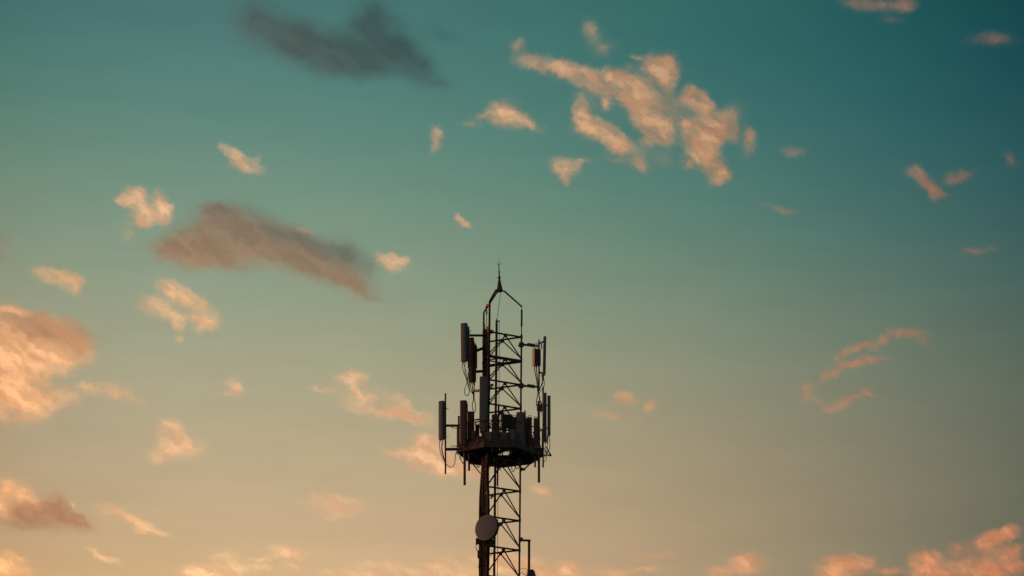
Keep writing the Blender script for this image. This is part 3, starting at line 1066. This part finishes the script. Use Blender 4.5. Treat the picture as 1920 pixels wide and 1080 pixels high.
radio('low dark unit on the near edge of the platform between cable ladder and centre pole', 918, 828, 936.5, 844, -.6, UNIT, .2, -8)
radio('low wide cabinet on the platform floor under the reddish square topped panel', 863, 824, 884, 842, -.3, UNIT, .2, 10, fins=False)
radio('low cabinet left of the cable ladder, behind the brown panel antenna', 886, 832, 906, 852, .2, UNIT, .2, -5, fins=False)
radio('small unit on the platform floor under the heart shaped cable loops', 937, 829, 955, 845, -.3, UNIT, .2, 15)
radio('wide cabinet on the platform floor to the right of the lattice', 973.5, 829, 998, 852, .1, UNIT, .25, 0, fins=False)
radio('tall dark unit just right of the mast leg, behind the broad panel', 980, 784, 990, 838, .1, UNIT, .16, 5)
radio('low unit at the right corner of the platform beside the thick pipe', 996, 830, 1013, 850, -.1, UNIT, .16, 5)

# stray cables that hang under and around the platform belong to the mast
for r_, pts in ((.010, [(864, 852, -.4), (864, 860, -.4), (868, 869, -.4), (870, 862, -.4)]),
                (.010, [(893, 866, .3), (896, 875, .3), (899, 874, .2), (899, 866, .1)]),
                (.010, [(885, 864, .6), (889, 872, .5), (898, 877, .3)]),
                (.011, [(938, 872, 1), (938.5, 880, .9), (935.5, 881, .8), (933, 873, .6)]),
                (.010, [(930, 872, .6), (932, 879, .5), (931, 886, .3)]),
                (.012, [(955, 869, .8), (965, 871, .7), (976, 868, .4)]),
                (.009, [(984, 866, .5), (992, 861, .4), (1002, 857, .3)]),
                (.010, [(893.5, 1019, .1), (892.5, 1026, .1), (895, 1033, .1), (898, 1034, 0)]),
                (.008, [(921, 1030, -.3), (923, 1036, -.3), (921, 1042, -.3), (918, 1042, -.3)]),
                (.012, [(903, 1046, 0), (898.5, 1056, 0), (898, 1066, 0), (902, 1076, 0), (901, 1090, 0)])):
    MB().tube([at(x_, y_, d_) for x_, y_, d_ in pts], r_, 6, 5).build('hanging_cable', CABLE, mast)
MB().cyl(at(928.6, 868, .3), at(927.5, 912, .3), .03).cyl(at(933.4, 868, .35), at(932.8, 911, .35), .025).build('cable_conduit', RUST, mast)

# untidy runs of coiled cable lying and looping over the platform
rnd = random.Random(11)
for k in range(22):
    x = rnd.uniform(862, 1008)
    dep = rnd.uniform(-.75, .9)
    if abs(x - 935) > 40:
        dep *= .5
    top = rnd.uniform(.16, .62) if k % 3 else rnd.uniform(.5, .95)
    pts = [gp(x, dep, .08)]
    n = 5
    for i in range(1, n):
        pts.append(gp(x + rnd.uniform(-7, 7), dep + rnd.uniform(-.1, .1), .08 + top * math.sin(math.pi * i / n) * rnd.uniform(.7, 1.1)))
    pts.append(gp(x + rnd.uniform(-12, 12), dep + rnd.uniform(-.1, .1), .08))
    MB().tube(pts, rnd.uniform(.010, .017), 6, 6).build('coiled_cable', CABLE, mast)
for k in range(8):
    i = rnd.randrange(len(ring))
    a, b = ring[i], ring[(i + 1) % len(ring)]
    f = rnd.uniform(.15, .7)
    p0_, p1_ = a.lerp(b, f), a.lerp(b, min(.97, f + rnd.uniform(.15, .3)))
    mid = p0_.lerp(p1_, .5) + Vector((0, 0, -rnd.uniform(.12, .26)))
    MB().tube([p0_ + Vector((0, 0, .02)), p0_.lerp(mid, .6) + Vector((0, 0, -.03)), mid, p1_.lerp(mid, .6) + Vector((0, 0, -.03)), p1_ + Vector((0, 0, .02))], rnd.uniform(.008, .013), 6, 5).build('hanging_cable', CABLE, mast)

# ------------------------------------------------------------------ aircraft warning light
t = thing('beacon_light', 'small glowing red aircraft warning light at the top of the left mast leg', 'warning light', at(912.5, 579, -.3))
m = MB()
m.cyl(at(912.8, 574.5, -.3), at(912.3, 579, -.3), .045, .03, 12)
m.cyl(at(912.3, 579, -.3), at(912.5, 590, -.3), .014)
m.cyl(at(912.5, 583, -.3), at(912.5, 589, -.3), .022)
m.cyl(at(912.5, 590, -.3), at(912.6, 620, -.3), .009)
m.build('lamp_base', DARK, t)
m = MB()
bmesh.ops.create_uvsphere(m.b, u_segments=16, v_segments=10, radius=.048, matrix=Matrix.Translation(at(914, 572.3, -.3)) @ Matrix.Diagonal((1, 1, 1.05, 1)))
m.build('red_lens', RED, t)
m = MB()
m.tube([at(911.8, 578.5, -.3), at(907.8, 586, -.25), at(907.2, 592, -.2), at(907.2, 622, -.1)], .017, 7, 3)
m.bar(at(906.5, 613.5, -.15), at(917, 613, -.4), .02, .02)
m.build('lamp_bracket', DARK, t)

# ------------------------------------------------------------------ microwave dishes
def dish(label, cx, cy, dep, rad, yaw, depth, material, group):
    c = at(cx, cy, dep)
    t = thing('microwave_dish', label, 'dish antenna', c, group)
    rot = Matrix.Rotation(R(yaw), 3, 'Z') @ Matrix.Rotation(R(-4), 3, 'X')
    seg = 40

    def ring_(r, y):
        return [c + rot @ Vector((r * math.cos(2 * math.pi * k / seg), y, r * math.sin(2 * math.pi * k / seg))) for k in range(seg)]
    MB().loft([ring_(rad * .985, -.0), ring_(rad, .004), ring_(rad, depth), ring_(rad * .93, depth + .02), ring_(rad * .45, depth + .09), ring_(rad * .18, depth + .11)]).build('drum', DARK, t)
    MB().loft([ring_(rad * .99, .003), ring_(rad * .985, -.006), ring_(rad * .8, -.018), ring_(rad * .4, -.028), ring_(rad * .05, -.03)]).build('radome_cover', material, t)
    m = MB()
    m.loft([ring_(rad * 1.012, .012), ring_(rad * 1.012, .03)])
    m.build('rim_band', DARK, t)
    return t, c, rot


t, c, rot = dish('large round microwave dish with a plain grey cover in front of the cable ladder', 911.3, 989.3, -1.0, .385, -34, .10, DISHM, 'microwave dishes')
m = MB()
m.cyl(c + rot @ Vector((0, .2, 0)), c + rot @ Vector((0, .42, 0)), .05)
m.bar(at(900, 1011, -.7), at(926, 1016, -.6), .06, .12)
m.box(at(897.5, 1015, -.6), (.17, .1, .17))
m.box(at(917, 1020, -.6), (.24, .1, .14))
m.build('mount_bracket', DARK, t)
MB().box(at(900, 1039.5, -.45), (.15, .12, .22), None, .02).build('outdoor_unit', DARK, t)
MB().tube([at(902, 1047, -.45), at(899, 1054, -.4), at(901, 1062, -.35), at(904, 1070, -.3)], .014, 6, 5).build('jumper_cable', CABLE, t)
MB().tube([at(894, 1020, -.6), at(892.6, 1026, -.6), at(894, 1032, -.6), at(897, 1033, -.5)], .007, 6, 5).build('jumper_cable', CABLE, t)

t, c, rot = dish('smaller dish seen from the side at the foot of the right hand pipe', 1000.5, 1083, -.1, .24, 72, .10, RADOME_R, 'microwave dishes')
m = MB()
m.bar(at(975, 1013, 0), at(995, 1013.5, 0), .06, .055)
m.box(at(978.5, 1009.5, 0), (.06, .06, .05))
m.box(at(975, 1012, 0), (.08, .12, .1))
m.bar(at(974, 1086, 0), at(992, 1086, 0), .06, .055)
m.build('standoff_arm', DARK, t)
MB().cyl(at(992, 1013, 0), at(991.6, 1110, 0), .037, seg=12).build('mounting_pipe', DARK, t)
m = MB()
m.tube([at(996, 1080, 0), at(985, 1079, 0), at(978, 1072, .05), at(974, 1081, .05)], .008, 5, 5)
m.build('jumper_cable', CABLE, t)
MB().tube([at(970, 1070, .1), at(976, 1067, .05), at(986, 1066.5, 0), at(989, 1070, 0), at(985, 1075, 0), at(978, 1078, 0)], .006, 5, 5).build('jumper_cable', CABLE, t)
MB().bar(c, at(991.8, 1085, 0), .06, .08).build('bracket', DARK, t)
